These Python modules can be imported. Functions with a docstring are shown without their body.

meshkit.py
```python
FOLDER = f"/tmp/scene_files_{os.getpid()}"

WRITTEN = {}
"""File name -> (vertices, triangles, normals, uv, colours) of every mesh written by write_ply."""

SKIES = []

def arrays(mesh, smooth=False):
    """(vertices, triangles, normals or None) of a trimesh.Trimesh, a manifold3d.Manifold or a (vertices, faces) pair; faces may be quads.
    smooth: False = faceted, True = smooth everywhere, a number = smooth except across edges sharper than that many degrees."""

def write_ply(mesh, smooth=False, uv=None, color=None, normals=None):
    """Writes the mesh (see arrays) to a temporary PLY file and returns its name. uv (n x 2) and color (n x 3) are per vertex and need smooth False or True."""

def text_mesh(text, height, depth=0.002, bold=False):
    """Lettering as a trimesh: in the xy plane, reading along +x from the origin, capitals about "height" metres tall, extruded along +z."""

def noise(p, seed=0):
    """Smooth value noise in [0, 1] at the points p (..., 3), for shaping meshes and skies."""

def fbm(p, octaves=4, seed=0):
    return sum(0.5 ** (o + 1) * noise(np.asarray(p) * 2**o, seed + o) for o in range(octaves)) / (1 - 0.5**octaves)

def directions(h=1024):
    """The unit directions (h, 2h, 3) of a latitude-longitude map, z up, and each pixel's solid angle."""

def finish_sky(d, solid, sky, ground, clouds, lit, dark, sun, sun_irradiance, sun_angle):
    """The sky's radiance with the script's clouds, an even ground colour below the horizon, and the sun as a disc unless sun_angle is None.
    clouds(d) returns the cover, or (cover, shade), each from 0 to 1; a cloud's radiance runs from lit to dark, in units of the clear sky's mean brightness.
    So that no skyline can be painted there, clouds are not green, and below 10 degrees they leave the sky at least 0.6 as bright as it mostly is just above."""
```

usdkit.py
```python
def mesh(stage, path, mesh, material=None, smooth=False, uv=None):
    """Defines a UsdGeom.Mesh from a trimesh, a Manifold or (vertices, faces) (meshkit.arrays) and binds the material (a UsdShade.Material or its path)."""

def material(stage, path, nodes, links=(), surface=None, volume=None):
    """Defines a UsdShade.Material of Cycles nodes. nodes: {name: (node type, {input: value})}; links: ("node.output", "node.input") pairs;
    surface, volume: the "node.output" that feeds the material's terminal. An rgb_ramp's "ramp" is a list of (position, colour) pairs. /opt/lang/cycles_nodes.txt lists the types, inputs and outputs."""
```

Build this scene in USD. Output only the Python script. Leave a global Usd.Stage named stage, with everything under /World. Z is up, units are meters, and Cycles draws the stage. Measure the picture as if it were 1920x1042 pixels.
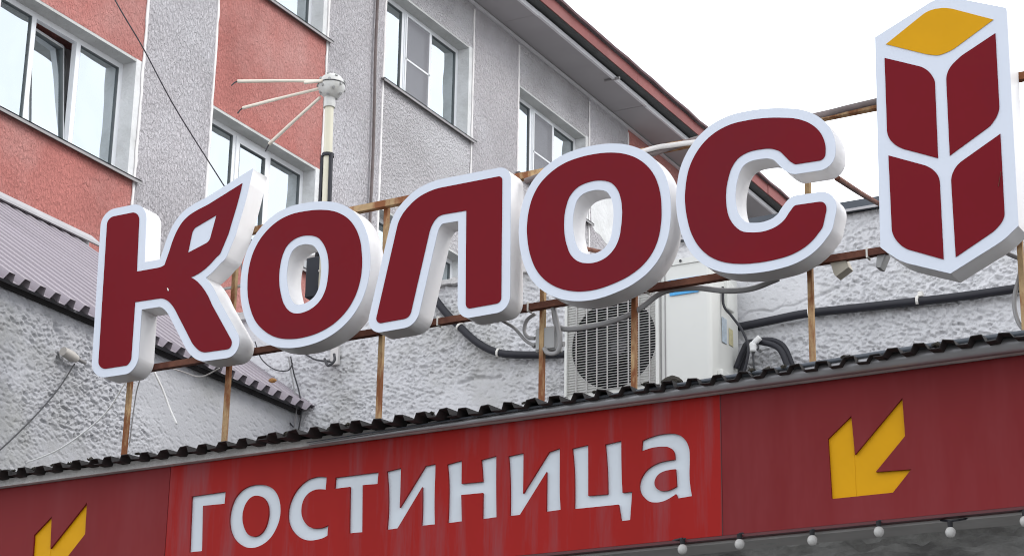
import math, random, numpy as np, trimesh, usdkit, meshkit
import manifold3d as m3
from shapely.geometry import Polygon
from pxr import Usd, UsdGeom, UsdLux, UsdShade, Gf, Sdf
stage = Usd.Stage.CreateInMemory()
UsdGeom.SetStageUpAxis(stage, UsdGeom.Tokens.z)
UsdGeom.SetStageMetersPerUnit(stage, 1.0)
UsdGeom.Xform.Define(stage, '/World')
random.seed(7)
# ---- camera, sky, sun, exposure -------------------------------------------------
PITCH, ROLL, YAW = 0.33436, 0.016364, 0.508749
EXPOSURE = -0.06
SUN_EL, SUN_AZ = math.radians(42), math.radians(74)        # azimuth measured from +y towards +x
SKY_STRENGTH, SUN_POWER = 0.10, 0.40
cam = UsdGeom.Camera.Define(stage, '/World/Camera')
cp, sp, cr, sr, ca, sa = (f(t) for t in (PITCH, ROLL, YAW) for f in (math.cos, math.sin))
_r, _u, _f = np.array([1, 0, 0.]), np.array([0, -sp, cp]), np.array([0, cp, sp])
_M = np.array([[ca, -sa, 0], [sa, ca, 0], [0, 0, 1.]]) @ np.stack([cr*_r + sr*_u, -sr*_r + cr*_u, -_f], 1)
_m = np.eye(4); _m[:3, :3] = _M.T; _m[3, :3] = (0, 0, 1.6)
UsdGeom.Xformable(cam).AddTransformOp().Set(Gf.Matrix4d(*_m.ravel().tolist()))
cam.CreateHorizontalApertureAttr(36.0); cam.CreateVerticalApertureAttr(36.0*555/1024)
cam.CreateFocalLengthAttr(36.0*4005.27/1920)
cam.CreateClippingRangeAttr(Gf.Vec2f(0.1, 2000)); cam.CreateExposureAttr(EXPOSURE)
def link(prim, mt): UsdShade.MaterialBindingAPI.Apply(prim).Bind(mt)
sky = UsdLux.DomeLight.Define(stage, '/World/sky')
skym = usdkit.material(stage, '/World/Looks/sky', {
    'tc': ('texture_coordinate', {}),
    's': ('sky_texture', {'sky_type': 'single_scattering', 'sun_disc': False, 'sun_elevation': SUN_EL, 'sun_rotation': SUN_AZ}),
    'n': ('noise_texture', {'scale': 2.2, 'detail': 5, 'roughness': 0.55}),
    'r': ('rgb_ramp', {'ramp': [(0.25, (13.0, 13.6, 14.8)), (0.75, (19.5, 19.8, 20.4))]}),
    'mx': ('mix_color', {'fac': 0.9, 'use_clamp': False}),
    'b': ('background_shader', {'strength': SKY_STRENGTH})},
    [('tc.generated', 'n.vector'), ('n.fac', 'r.fac'), ('s.color', 'mx.a'), ('r.color', 'mx.b'), ('mx.result', 'b.color')], surface='b.background')
link(sky.GetPrim(), skym)
sky.GetPrim().SetCustomDataByKey('kind', 'structure'); sky.GetPrim().SetCustomDataByKey('label', 'white overcast sky above the roofs')
sky.GetPrim().SetCustomDataByKey('category', 'sky')
sun = UsdLux.DistantLight.Define(stage, '/World/sun')
sun.CreateNormalizeAttr(True); sun.CreateIntensityAttr(SUN_POWER); sun.CreateAngleAttr(25.0); sun.CreateColorAttr(Gf.Vec3f(1, 0.97, 0.93))
sx = UsdGeom.Xformable(sun); sx.AddRotateZOp().Set(-math.degrees(SUN_AZ)); sx.AddRotateXOp().Set(math.degrees(SUN_EL) - 90)
P = {'K':[[(-7.1134,5.5786,0),(-7.1098,5.6035,0),(-7.0933,5.62,0),(-7.0667,5.6257,0),(-6.9468,5.6256,0),(-6.919,5.6158,0),(-6.9001,5.5908,0),(-6.8963,5.5624,0),(-6.8857,5.2843,1),(-6.7613,5.2834,0),(-6.7224,5.2862,0),(-6.7039,5.2928,1),(-6.6816,5.3564,0),(-6.661,5.4209,0),(-6.6338,5.4775,0),(-6.6078,5.5129,0),(-6.5697,5.5423,0),(-6.5196,5.5636,0),(-6.4355,5.5889,0),(-6.234,5.6666,1),(-6.2531,5.577,0),(-6.2891,5.4505,0),(-6.3072,5.3899,0),(-6.3459,5.3025,0),(-6.3713,5.2819,0),(-6.4149,5.2452,0),(-6.4635,5.2164,0),(-6.5257,5.197,1),(-6.4852,5.1689,0),(-6.4438,5.1264,0),(-6.4108,5.0818,0),(-6.3722,5.015,0),(-6.2506,4.8307,0),(-6.2396,4.8046,0),(-6.2493,4.7792,0),(-6.2794,4.7735,0),(-6.3998,4.7757,0),(-6.4315,4.785,0),(-6.4653,4.8108,0),(-6.4931,4.8431,0),(-6.6002,5.0124,0),(-6.6388,5.0651,0),(-6.6758,5.096,0),(-6.7202,5.1113,0),(-6.8815,5.1148,1),(-6.8779,4.8131,0),(-6.8861,4.789,0),(-6.9107,4.7728,0),(-7.042,4.7735,0),(-7.0739,4.785,0),(-7.0923,4.8092,0),(-7.0947,4.8422,0)],[(-6.3872,5.5162,1),(-6.4156,5.4028,0),(-6.4264,5.38,0),(-6.4527,5.3671,0),(-6.5559,5.3362,1),(-6.5404,5.4283,0),(-6.5327,5.4542,0),(-6.5151,5.4711,0)]],'o':[[(-5.7176,5.4304,0),(-5.6428,5.407,0),(-5.5723,5.3618,0),(-5.5261,5.3061,0),(-5.4939,5.2359,0),(-5.4787,5.156,0),(-5.475,5.0954,0),(-5.4836,5.0114,0),(-5.5132,4.931,0),(-5.558,4.8699,0),(-5.6226,4.82,0),(-5.698,4.7884,0),(-5.794,4.7722,0),(-5.892,4.7756,0),(-5.9721,4.797,0),(-6.0445,4.8414,0),(-6.0981,4.8965,0),(-6.1327,4.9622,0),(-6.1564,5.0443,0),(-6.1627,5.1066,0),(-6.1571,5.2026,0),(-6.1383,5.2704,0),(-6.1065,5.3274,0),(-6.0591,5.3773,0),(-5.991,5.4193,0),(-5.9218,5.4387,0),(-5.8222,5.4421,0)],[(-5.7897,5.3054,0),(-5.7443,5.2857,0),(-5.7078,5.2448,0),(-5.6823,5.1886,0),(-5.6722,5.1264,0),(-5.6735,5.0577,0),(-5.685,4.9994,0),(-5.7116,4.952,0),(-5.7536,4.9197,0),(-5.8112,4.9025,0),(-5.8504,4.9022,0),(-5.8907,4.9183,0),(-5.9277,4.9582,0),(-5.9544,5.0227,0),(-5.9688,5.0944,0),(-5.9682,5.1642,0),(-5.9569,5.2237,0),(-5.9318,5.2724,0),(-5.8936,5.2996,0),(-5.8445,5.3109,0)]],'l':[[(-5.3782,4.8127,0),(-5.3711,4.7915,0),(-5.3523,4.7815,0),(-5.222,4.7838,0),(-5.197,4.7911,0),(-5.1808,4.816,0),(-5.0929,5.2015,0),(-5.0761,5.2451,0),(-5.0467,5.2774,0),(-5.0066,5.2864,0),(-4.8862,5.2843,1),(-4.8769,4.812,0),(-4.8705,4.7923,0),(-4.8536,4.7835,0),(-4.7174,4.7858,0),(-4.6934,4.792,0),(-4.6842,4.8147,0),(-4.6908,5.4083,0),(-4.697,5.4233,0),(-4.7129,5.4298,0),(-5.0311,5.4289,0),(-5.1021,5.4198,0),(-5.1628,5.3984,0),(-5.2129,5.3638,0),(-5.2526,5.3217,0),(-5.2764,5.2694,0)]],'o2':[[(-4.1091,5.4412,0),(-4.0368,5.4207,0),(-3.974,5.3872,0),(-3.9208,5.3382,0),(-3.8856,5.2842,0),(-3.8598,5.2065,0),(-3.8516,5.128,0),(-3.854,5.0519,0),(-3.8704,4.9699,0),(-3.9014,4.9074,0),(-3.9455,4.8597,0),(-4.0116,4.8196,0),(-4.1001,4.7911,0),(-4.1981,4.7764,0),(-4.2881,4.7832,0),(-4.3699,4.8092,0),(-4.4436,4.8564,0),(-4.495,4.916,0),(-4.5285,4.9906,0),(-4.5464,5.0719,0),(-4.5511,5.134,0),(-4.543,5.2207,0),(-4.5233,5.2881,0),(-4.4866,5.3481,0),(-4.4311,5.3959,0),(-4.3569,5.4313,0),(-4.2738,5.447,0),(-4.1912,5.4494,0)],[(-4.1589,5.3099,0),(-4.1091,5.2896,0),(-4.0775,5.2536,0),(-4.057,5.198,0),(-4.0508,5.1365,0),(-4.0554,5.0686,0),(-4.0688,5.0024,0),(-4.0956,4.9556,0),(-4.1358,4.9237,0),(-4.1896,4.9092,0),(-4.2346,4.9121,0),(-4.2799,4.9295,0),(-4.3165,4.9654,0),(-4.3398,5.0209,0),(-4.3522,5.0835,0),(-4.3545,5.1361,0),(-4.3458,5.2045,0),(-4.3233,5.2619,0),(-4.2821,5.2986,0),(-4.2273,5.3134,0)]],'c':[[(-3.2557,5.4514,0),(-3.179,5.4303,0),(-3.1203,5.3972,0),(-3.0793,5.3546,0),(-3.0558,5.3027,0),(-3.0509,5.2503,0),(-3.0586,5.2218,0),(-3.08,5.2112,0),(-3.1898,5.2143,0),(-3.2149,5.2292,0),(-3.2397,5.2579,0),(-3.2687,5.291,0),(-3.3027,5.3087,0),(-3.363,5.3173,0),(-3.424,5.313,0),(-3.4681,5.2933,0),(-3.4996,5.2554,0),(-3.5181,5.2064,0),(-3.5307,5.1391,0),(-3.5294,5.0697,0),(-3.5174,5.016,0),(-3.4921,4.9731,0),(-3.4582,4.9418,0),(-3.4068,4.9265,0),(-3.3384,4.9245,0),(-3.2869,4.9388,0),(-3.2523,4.9626,0),(-3.2259,4.9962,0),(-3.1956,5.0207,0),(-3.0907,5.0178,0),(-3.066,5.0084,0),(-3.0567,4.9866,0),(-3.0592,4.9635,0),(-3.0736,4.9073,0),(-3.0998,4.8698,0),(-3.147,4.8274,0),(-3.2149,4.7966,0),(-3.3081,4.7822,0),(-3.3931,4.7814,0),(-3.4786,4.7907,0),(-3.556,4.8131,0),(-3.6164,4.8482,0),(-3.6681,4.9036,0),(-3.7025,4.9695,0),(-3.7237,5.0509,0),(-3.7325,5.1309,0),(-3.728,5.2089,0),(-3.7118,5.2853,0),(-3.6796,5.35,0),(-3.6341,5.4035,0),(-3.5711,5.4447,0),(-3.4998,5.4664,0),(-3.4205,5.4704,0),(-3.3333,5.4649,0)]],'grain':[[(-2.8009,5.7511,1),(-2.573,5.8507,0),(-2.5472,5.8624,0),(-2.5184,5.8707,0),(-2.49,5.8737,0),(-2.4527,5.8685,0),(-2.4098,5.8534,0),(-2.3735,5.8357,0),(-2.2179,5.7672,0),(-2.2086,5.7605,0),(-2.2057,5.7479,0),(-2.2162,4.76,1),(-2.2395,4.7423,0),(-2.2765,4.7134,0),(-2.3252,4.6869,0),(-2.5176,4.5962,1),(-2.6926,4.667,0),(-2.7345,4.6893,0),(-2.7761,4.7223,0),(-2.819,4.7626,1)]],'grain_yellow':[[(-2.7515,5.706,1),(-2.5944,5.8016,0),(-2.5556,5.8212,0),(-2.5175,5.8261,0),(-2.474,5.8203,0),(-2.4373,5.8067,0),(-2.2648,5.7182,1),(-2.4411,5.6213,0),(-2.479,5.6082,0),(-2.5165,5.603,0),(-2.5473,5.6108,0),(-2.5842,5.6253,0)]],'grain_red':[[(-2.7607,5.6414,1),(-2.6058,5.5688,0),(-2.5755,5.5472,0),(-2.5521,5.516,0),(-2.5401,5.4839,0),(-2.5392,5.464,0),(-2.5432,5.1233,1),(-2.6865,5.1905,0),(-2.7168,5.2092,0),(-2.7397,5.2311,0),(-2.7555,5.2556,0),(-2.7638,5.2824,0),(-2.7644,5.312,0)],[(-2.2602,5.6526,1),(-2.2638,5.3111,0),(-2.269,5.2852,0),(-2.2866,5.2529,0),(-2.3172,5.2224,0),(-2.4911,5.1252,1),(-2.488,5.4732,0),(-2.4832,5.505,0),(-2.4661,5.5362,0),(-2.4382,5.5613,0),(-2.4062,5.5828,0)],[(-2.7634,5.177,1),(-2.6281,5.1132,0),(-2.592,5.0944,0),(-2.5626,5.068,0),(-2.5458,5.0382,0),(-2.5413,5.0068,0),(-2.5423,4.6619,1),(-2.6897,4.7291,0),(-2.7194,4.7496,0),(-2.7428,4.7773,0),(-2.7586,4.8096,0),(-2.7635,4.8389,0)],[(-2.2667,5.184,1),(-2.2709,4.8248,0),(-2.2804,4.7942,0),(-2.3026,4.7683,0),(-2.3335,4.7456,0),(-2.4899,4.6641,1),(-2.4913,5.0074,0),(-2.4835,5.0409,0),(-2.4635,5.0722,0),(-2.432,5.0951,0)]],'b_g':[[(-6.1974,3.9451,1),(-5.9979,3.9489,1),(-5.9991,3.8899,1),(-6.1262,3.8925,1),(-6.1146,3.6735,1),(-6.1893,3.6734,1)]],'b_t':[[(-5.3768,3.9512,1),(-5.1424,3.9521,1),(-5.1449,3.8973,1),(-5.2255,3.8999,1),(-5.2177,3.6812,1),(-5.2884,3.6821,1),(-5.2953,3.8991,1),(-5.3795,3.8985,1)]],'b_i':[[(-5.0983,3.9497,1),(-5.0213,3.9587,1),(-5.0216,3.7749,1),(-4.8933,3.9532,1),(-4.8398,3.9577,1),(-4.8397,3.8214,0),(-4.834,3.681,1),(-4.9047,3.6813,1),(-4.9035,3.7715,0),(-4.9064,3.8582,1),(-5.0301,3.6807,1),(-5.0873,3.6797,1),(-5.0834,3.7666,0),(-5.0875,3.8655,0)]],'b_n':[[(-4.7794,3.9481,1),(-4.7034,3.9589,1),(-4.7019,3.8521,1),(-4.5935,3.8504,1),(-4.6038,3.9501,1),(-4.5266,3.9605,1),(-4.5249,3.8329,0),(-4.52,3.6834,1),(-4.5915,3.6812,1),(-4.5923,3.7994,1),(-4.7025,3.801,1),(-4.6959,3.6816,1),(-4.7692,3.6802,1),(-4.7672,3.774,0),(-4.7699,3.8667,0)]],'b_i2':[[(-4.4658,3.9517,1),(-4.3895,3.9579,1),(-4.389,3.7755,1),(-4.2633,3.948,1),(-4.2089,3.9598,1),(-4.2084,3.8,0),(-4.2028,3.6854,1),(-4.2739,3.6834,1),(-4.2737,3.8603,1),(-4.4035,3.6825,1),(-4.454,3.682,1),(-4.4549,3.7842,0),(-4.4569,3.8466,0)]],'b_ts':[[(-4.1491,3.9508,1),(-4.0709,3.9589,1),(-4.0699,3.7337,1),(-3.9768,3.731,1),(-3.9803,3.8468,0),(-3.9893,3.9511,1),(-3.9117,3.9591,1),(-3.91,3.8168,0),(-3.9063,3.7305,1),(-3.8603,3.7303,1),(-3.8704,3.609,1),(-3.9127,3.6077,1),(-3.9257,3.6808,1),(-4.1373,3.682,1),(-4.137,3.7956,0),(-4.14,3.864,0)]],'b_s':[[(-5.4252,3.9574,1),(-5.4272,3.8991,1),(-5.4532,3.9044,0),(-5.4842,3.9049,0),(-5.5148,3.8961,0),(-5.5396,3.8766,0),(-5.5536,3.8493,0),(-5.5581,3.8189,0),(-5.5527,3.7877,0),(-5.5382,3.76,0),(-5.5163,3.7382,0),(-5.4898,3.7249,0),(-5.4639,3.7216,0),(-5.4383,3.7222,0),(-5.4041,3.7321,1),(-5.4066,3.6824,1),(-5.4306,3.6738,0),(-5.4661,3.6684,0),(-5.5021,3.6686,0),(-5.5439,3.6798,0),(-5.5869,3.7077,0),(-5.6149,3.7409,0),(-5.6303,3.7819,0),(-5.6322,3.8129,0),(-5.6244,3.8563,0),(-5.6034,3.8985,0),(-5.5739,3.9309,0),(-5.5337,3.9555,0),(-5.4927,3.9645,0),(-5.4565,3.9643,0)]],'b_a':[[(-3.8162,3.9009,1),(-3.8121,3.9477,1),(-3.7797,3.9575,0),(-3.7411,3.9643,0),(-3.6932,3.9655,0),(-3.6551,3.9598,0),(-3.6267,3.9444,0),(-3.6057,3.9197,0),(-3.5934,3.8872,0),(-3.591,3.8492,0),(-3.5933,3.7831,0),(-3.5915,3.7389,0),(-3.5829,3.6832,1),(-3.6486,3.6797,1),(-3.6569,3.6994,1),(-3.6816,3.6865,0),(-3.7148,3.6745,0),(-3.7481,3.6725,0),(-3.7767,3.6784,0),(-3.8052,3.699,0),(-3.8219,3.7228,0),(-3.8266,3.75,0),(-3.8216,3.7762,0),(-3.8071,3.8014,0),(-3.7805,3.8253,0),(-3.7421,3.8412,0),(-3.6991,3.8477,0),(-3.661,3.848,1),(-3.6617,3.8703,0),(-3.6724,3.8938,0),(-3.689,3.9055,0),(-3.7176,3.9109,0),(-3.7511,3.9125,0),(-3.7848,3.9086,0)],[(-3.6577,3.8068,1),(-3.6542,3.7322,1),(-3.6813,3.7217,0),(-3.7097,3.718,0),(-3.7334,3.7236,0),(-3.75,3.7376,0),(-3.7561,3.756,0),(-3.7521,3.7733,0),(-3.7377,3.7918,0),(-3.7137,3.8026,0),(-3.6852,3.8062,0)]],'b_o':[[(-5.7999,3.9623,0),(-5.7594,3.9523,0),(-5.7209,3.9305,0),(-5.6923,3.8941,0),(-5.6781,3.8528,0),(-5.6746,3.8215,0),(-5.6798,3.7778,0),(-5.6957,3.7397,0),(-5.7223,3.7025,0),(-5.7626,3.6754,0),(-5.804,3.6637,0),(-5.8384,3.6637,0),(-5.8847,3.6797,0),(-5.924,3.7076,0),(-5.9508,3.7456,0),(-5.9652,3.796,0),(-5.9662,3.8319,0),(-5.9575,3.8759,0),(-5.9387,3.9145,0),(-5.9084,3.9429,0),(-5.8666,3.9602,0),(-5.8294,3.964,0)],[(-5.8124,3.9098,0),(-5.7853,3.9013,0),(-5.7627,3.8812,0),(-5.7476,3.8508,0),(-5.7429,3.8192,0),(-5.7462,3.7886,0),(-5.7572,3.7542,0),(-5.7767,3.7296,0),(-5.8022,3.7165,0),(-5.8261,3.7173,0),(-5.8507,3.7275,0),(-5.871,3.7516,0),(-5.8855,3.784,0),(-5.8915,3.8158,0),(-5.8883,3.8467,0),(-5.877,3.8769,0),(-5.8571,3.8996,0),(-5.8364,3.9096,0)]],'b_arrow':[[(-2.6531,3.9935,1),(-2.6487,3.8347,1),(-2.7772,3.7012,1),(-2.6295,3.696,1),(-2.7097,3.6093,1),(-2.968,3.6095,1),(-2.9751,3.8604,1),(-2.8716,3.9445,1),(-2.8621,3.7817,1)]]}
C = {'conduit_left':[(-6.726,11.03,5.954),(-6.631,11.03,5.832),(-6.523,11.03,5.721),(-6.392,11.03,5.598),(-6.238,11.03,5.51),(-6.049,11.03,5.471),(-5.764,11.03,5.436)],'conduit_right':[(-4.629,11.03,5.449),(-4.444,11.03,5.459),(-4.213,11.03,5.471),(-3.922,11.03,5.461),(-3.569,11.03,5.447),(-3.298,11.03,5.438),(-2.982,11.03,5.437),(-2.731,11.03,5.439)],'tube_a':[(-4.604,10.98,5.149),(-4.568,10.98,5.248),(-4.527,10.98,5.316),(-4.433,10.98,5.329),(-4.336,10.98,5.281),(-4.275,10.98,5.138)],'tube_b':[(-4.604,10.92,5.165),(-4.562,10.92,5.256),(-4.521,10.92,5.308),(-4.416,10.92,5.291),(-4.332,10.92,5.241),(-4.284,10.92,5.123)],'thin_ac':[(-4.605,10.75,5.607),(-4.601,10.75,5.496),(-4.553,10.75,5.424),(-4.489,10.75,5.326),(-4.455,10.75,5.226),(-4.467,10.75,5.133),(-4.494,10.75,5.058)],'white_joint':[(-4.435,10.88,5.317),(-4.476,10.88,5.281),(-4.48,10.88,5.234)],'loose_a':[(-4.486,10.88,5.251),(-4.481,10.88,5.186),(-4.469,10.88,5.121)],'loose_b':[(-4.459,10.88,5.295),(-4.447,10.88,5.255),(-4.477,10.88,5.227),(-4.476,10.88,5.138)],'grey_rail':[(-4.512,8.5,4.815),(-4.5,8.5,4.722),(-4.471,8.5,4.689),(-4.392,8.5,4.675),(-4.252,8.5,4.679),(-4.127,8.5,4.7),(-4.045,8.5,4.733),(-3.963,8.5,4.78),(-3.889,8.5,4.793),(-3.761,8.5,4.781),(-3.629,8.5,4.748),(-3.498,8.5,4.739),(-3.368,8.5,4.767)],'grey_loop':[(-4.612,8.5,4.781),(-4.655,8.5,4.755),(-4.669,8.5,4.704),(-4.648,8.5,4.669),(-4.611,8.5,4.658)],'grey_left':[(-4.795,8.5,4.775),(-4.722,8.5,4.724),(-4.662,8.5,4.655),(-4.61,8.5,4.621)],'grey_right':[(-4.502,8.47,4.791),(-4.481,8.47,4.727),(-4.46,8.47,4.613),(-4.477,8.47,4.563),(-4.522,8.47,4.564),(-4.545,8.47,4.593)],'white_short':[(-6.97,8.6,4.836),(-6.9,8.6,4.721),(-6.845,8.6,4.612),(-6.792,8.6,4.522)],'white_long':[(-7.111,8.55,4.779),(-7.209,8.55,4.644),(-7.327,8.55,4.555),(-7.535,8.55,4.455),(-7.789,8.55,4.4),(-8.05,8.55,4.369)],'thin_a':[(-6.993,8.52,4.765),(-7.011,8.52,4.685),(-7.022,8.52,4.541),(-7.029,8.52,4.426)],'dark_leftwall':[(-7.72,8.83,5.034),(-7.72,8.716,4.861),(-7.72,8.563,4.679),(-7.72,8.375,4.485),(-7.72,8.228,4.348)],'overhead':[(-12.1,12.662,11.601),(-11.2,12.802,9.999),(-11.2,13.347,9.63),(-11.2,13.864,9.245),(-11.2,14.616,8.794),(-11.2,14.811,8.668),(-8.25,11.12,6.038)],'facade_pipe':[(-12.66,19.296,13.223),(-12.66,19.294,12.381),(-12.66,19.316,11.702),(-12.66,19.328,11.031),(-12.66,19.321,10.463),(-12.66,19.318,9.84)],'top_a':[(-4.62,8.4,5.425),(-4.46,8.4,5.446),(-4.231,8.4,5.437),(-3.966,8.4,5.442),(-3.842,8.4,5.457),(-3.679,8.4,5.474),(-3.466,8.4,5.468),(-3.102,8.4,5.476),(-2.975,8.4,5.483),(-2.837,8.4,5.489)],'top_b':[(-4.221,8.38,5.422),(-3.948,8.38,5.458),(-3.827,8.38,5.457),(-3.67,8.38,5.449),(-3.458,8.38,5.451)],'string':[(-6.881,8.54,4.838),(-6.737,8.54,4.784),(-6.609,8.54,4.738),(-6.488,8.54,4.768)],'wires_a':[(-7.8,11.02,5.693),(-7.767,11.02,5.572),(-7.718,11.02,5.439),(-7.694,11.02,5.31),(-7.707,11.02,5.187)],'wires_b':[(-7.803,11.0,5.688),(-7.774,11.0,5.568),(-7.743,11.0,5.455),(-7.719,11.0,5.344),(-7.727,11.0,5.184)],'wires_c':[(-8.066,10.98,5.822),(-8.006,10.98,5.695),(-7.894,10.98,5.607),(-7.787,10.98,5.586),(-7.752,10.98,5.632)],'wires_d':[(-7.695,11.02,5.701),(-7.6,11.02,5.645),(-7.503,11.02,5.621),(-7.457,11.02,5.604)],'right_cable':[(-2.276,8.5,4.796),(-2.271,8.5,4.651),(-2.308,8.5,4.513),(-2.3,8.5,4.417),(-2.265,8.5,4.353)],'bottom_c':[(-2.35,8.52,4.742),(-2.306,8.52,4.711),(-2.25,8.52,4.678)],'lowwire':[(-7.805,10.98,5.189),(-7.842,10.98,5.247),(-7.788,10.98,5.258),(-7.722,10.98,5.197)],'insul':[(-7.7,8.702,5.071),(-7.7,8.78,5.061),(-7.7,8.896,5.056)],'bulbpos':[(-3.622,7.985,3.458),(-3.366,7.985,3.457),(-3.05,7.985,3.444),(-2.769,7.985,3.453),(-2.478,7.985,3.424),(-2.182,7.985,3.439)],'rod1':[(-6.045,8.68,6.36),(-6.423,8.45,6.342)],'rod2':[(-6.053,8.68,6.315),(-6.489,8.6,6.258)],'rod3':[(-6.039,8.68,6.262),(-6.408,8.75,6.088)],'scratch':[(-6.673,8.296,5.16),(-6.664,8.296,5.144),(-2.274,8.296,5.012),(-2.289,8.296,4.947)]}
# ---- helpers -------------------------------------------------------------------
USED = {}
def number(parent, name):
    k = (parent, name); n = USED.get(k, 0); USED[k] = n + 1
    return name if n == 0 else f'{name}_{n:03d}'
ORIGIN = {}
def thing(name, label, cat, loc=(0, 0, 0), group=None, kind=None):
    path = '/World/' + number('/World', name)
    x = UsdGeom.Xform.Define(stage, path); x.AddTranslateOp().Set(Gf.Vec3d(*map(float, loc)))
    p = x.GetPrim(); ORIGIN[path] = np.array(loc, float)
    p.SetCustomDataByKey('label', label)
    if cat: p.SetCustomDataByKey('category', cat)
    if group: p.SetCustomDataByKey('group', group)
    if kind: p.SetCustomDataByKey('kind', kind)
    return path
def obj(parent, name, mesh, mt, smooth=False, label=None, kind=None):
    path = parent + '/' + number(parent, name)
    root = '/'.join(path.split('/')[:3]); o = ORIGIN.get(root, np.zeros(3))
    v, f, n = meshkit.arrays(mesh, smooth)
    m = usdkit.mesh(stage, path, (v - o, f), MT[mt], smooth=smooth)
    if label: m.GetPrim().SetCustomDataByKey('label', label)
    if kind: m.GetPrim().SetCustomDataByKey('kind', kind)
    return path
def solo(name, mesh, mt, label, cat, smooth=False, group=None, kind=None):
    path = '/World/' + number('/World', name)
    p = usdkit.mesh(stage, path, mesh, MT[mt], smooth=smooth).GetPrim()
    p.SetCustomDataByKey('label', label)
    if cat: p.SetCustomDataByKey('category', cat)
    if group: p.SetCustomDataByKey('group', group)
    if kind: p.SetCustomDataByKey('kind', kind)
    return path
def box(x0, x1, y0, y1, z0, z1):
    m = trimesh.creation.box((abs(x1-x0), abs(y1-y0), abs(z1-z0))); m.apply_translation(((x0+x1)/2, (y0+y1)/2, (z0+z1)/2)); return m
def join(*ms): return trimesh.util.concatenate([tm(m) for l in ms for m in (l if isinstance(l, (list, tuple)) and not hasattr(l, 'vertices') else [l])])
def tm(m):
    if hasattr(m, 'to_mesh'):
        q = m.to_mesh(); return trimesh.Trimesh(q.vert_properties[:, :3], q.tri_verts, process=False)
    return m
def rbox(x0, x1, y0, y1, z0, z1, r=0.004):
    pts = [(x, y, z) for x in (x0+r, x1-r) for y in (y0+r, y1-r) for z in (z0+r, z1-r)]
    return tm(m3.Manifold.batch_hull([m3.Manifold.sphere(r, 8).translate(p) for p in pts]))
def bar(a, b, w, h=None):
    """square bar from a to b"""
    a, b = np.array(a, float), np.array(b, float); d = b - a; L = np.linalg.norm(d); d /= L
    up = np.array([0, 0, 1.]) if abs(d[2]) < 0.9 else np.array([0, 1., 0]); s = np.cross(d, up); s /= np.linalg.norm(s); u = np.cross(s, d)
    m = trimesh.creation.box((L, w, h or w)); R = np.eye(4); R[:3, 0], R[:3, 1], R[:3, 2], R[:3, 3] = d, s, u, (a+b)/2
    m.apply_transform(R); return m
def spline(P, n=8):
    P = np.array(P, float)
    if len(P) < 3: return P
    Q = np.vstack([2*P[0]-P[1], P, 2*P[-1]-P[-2]]); out = []
    for i in range(1, len(Q)-2):
        t = np.linspace(0, 1, n, endpoint=False)[:, None]; a, b, c, d = Q[i-1:i+3]
        out.append(0.5*((2*b)+(c-a)*t+(2*a-5*b+4*c-d)*t**2+(3*b-a-3*c+d)*t**3))
    return np.vstack(out+[P[-1:]])
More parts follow.
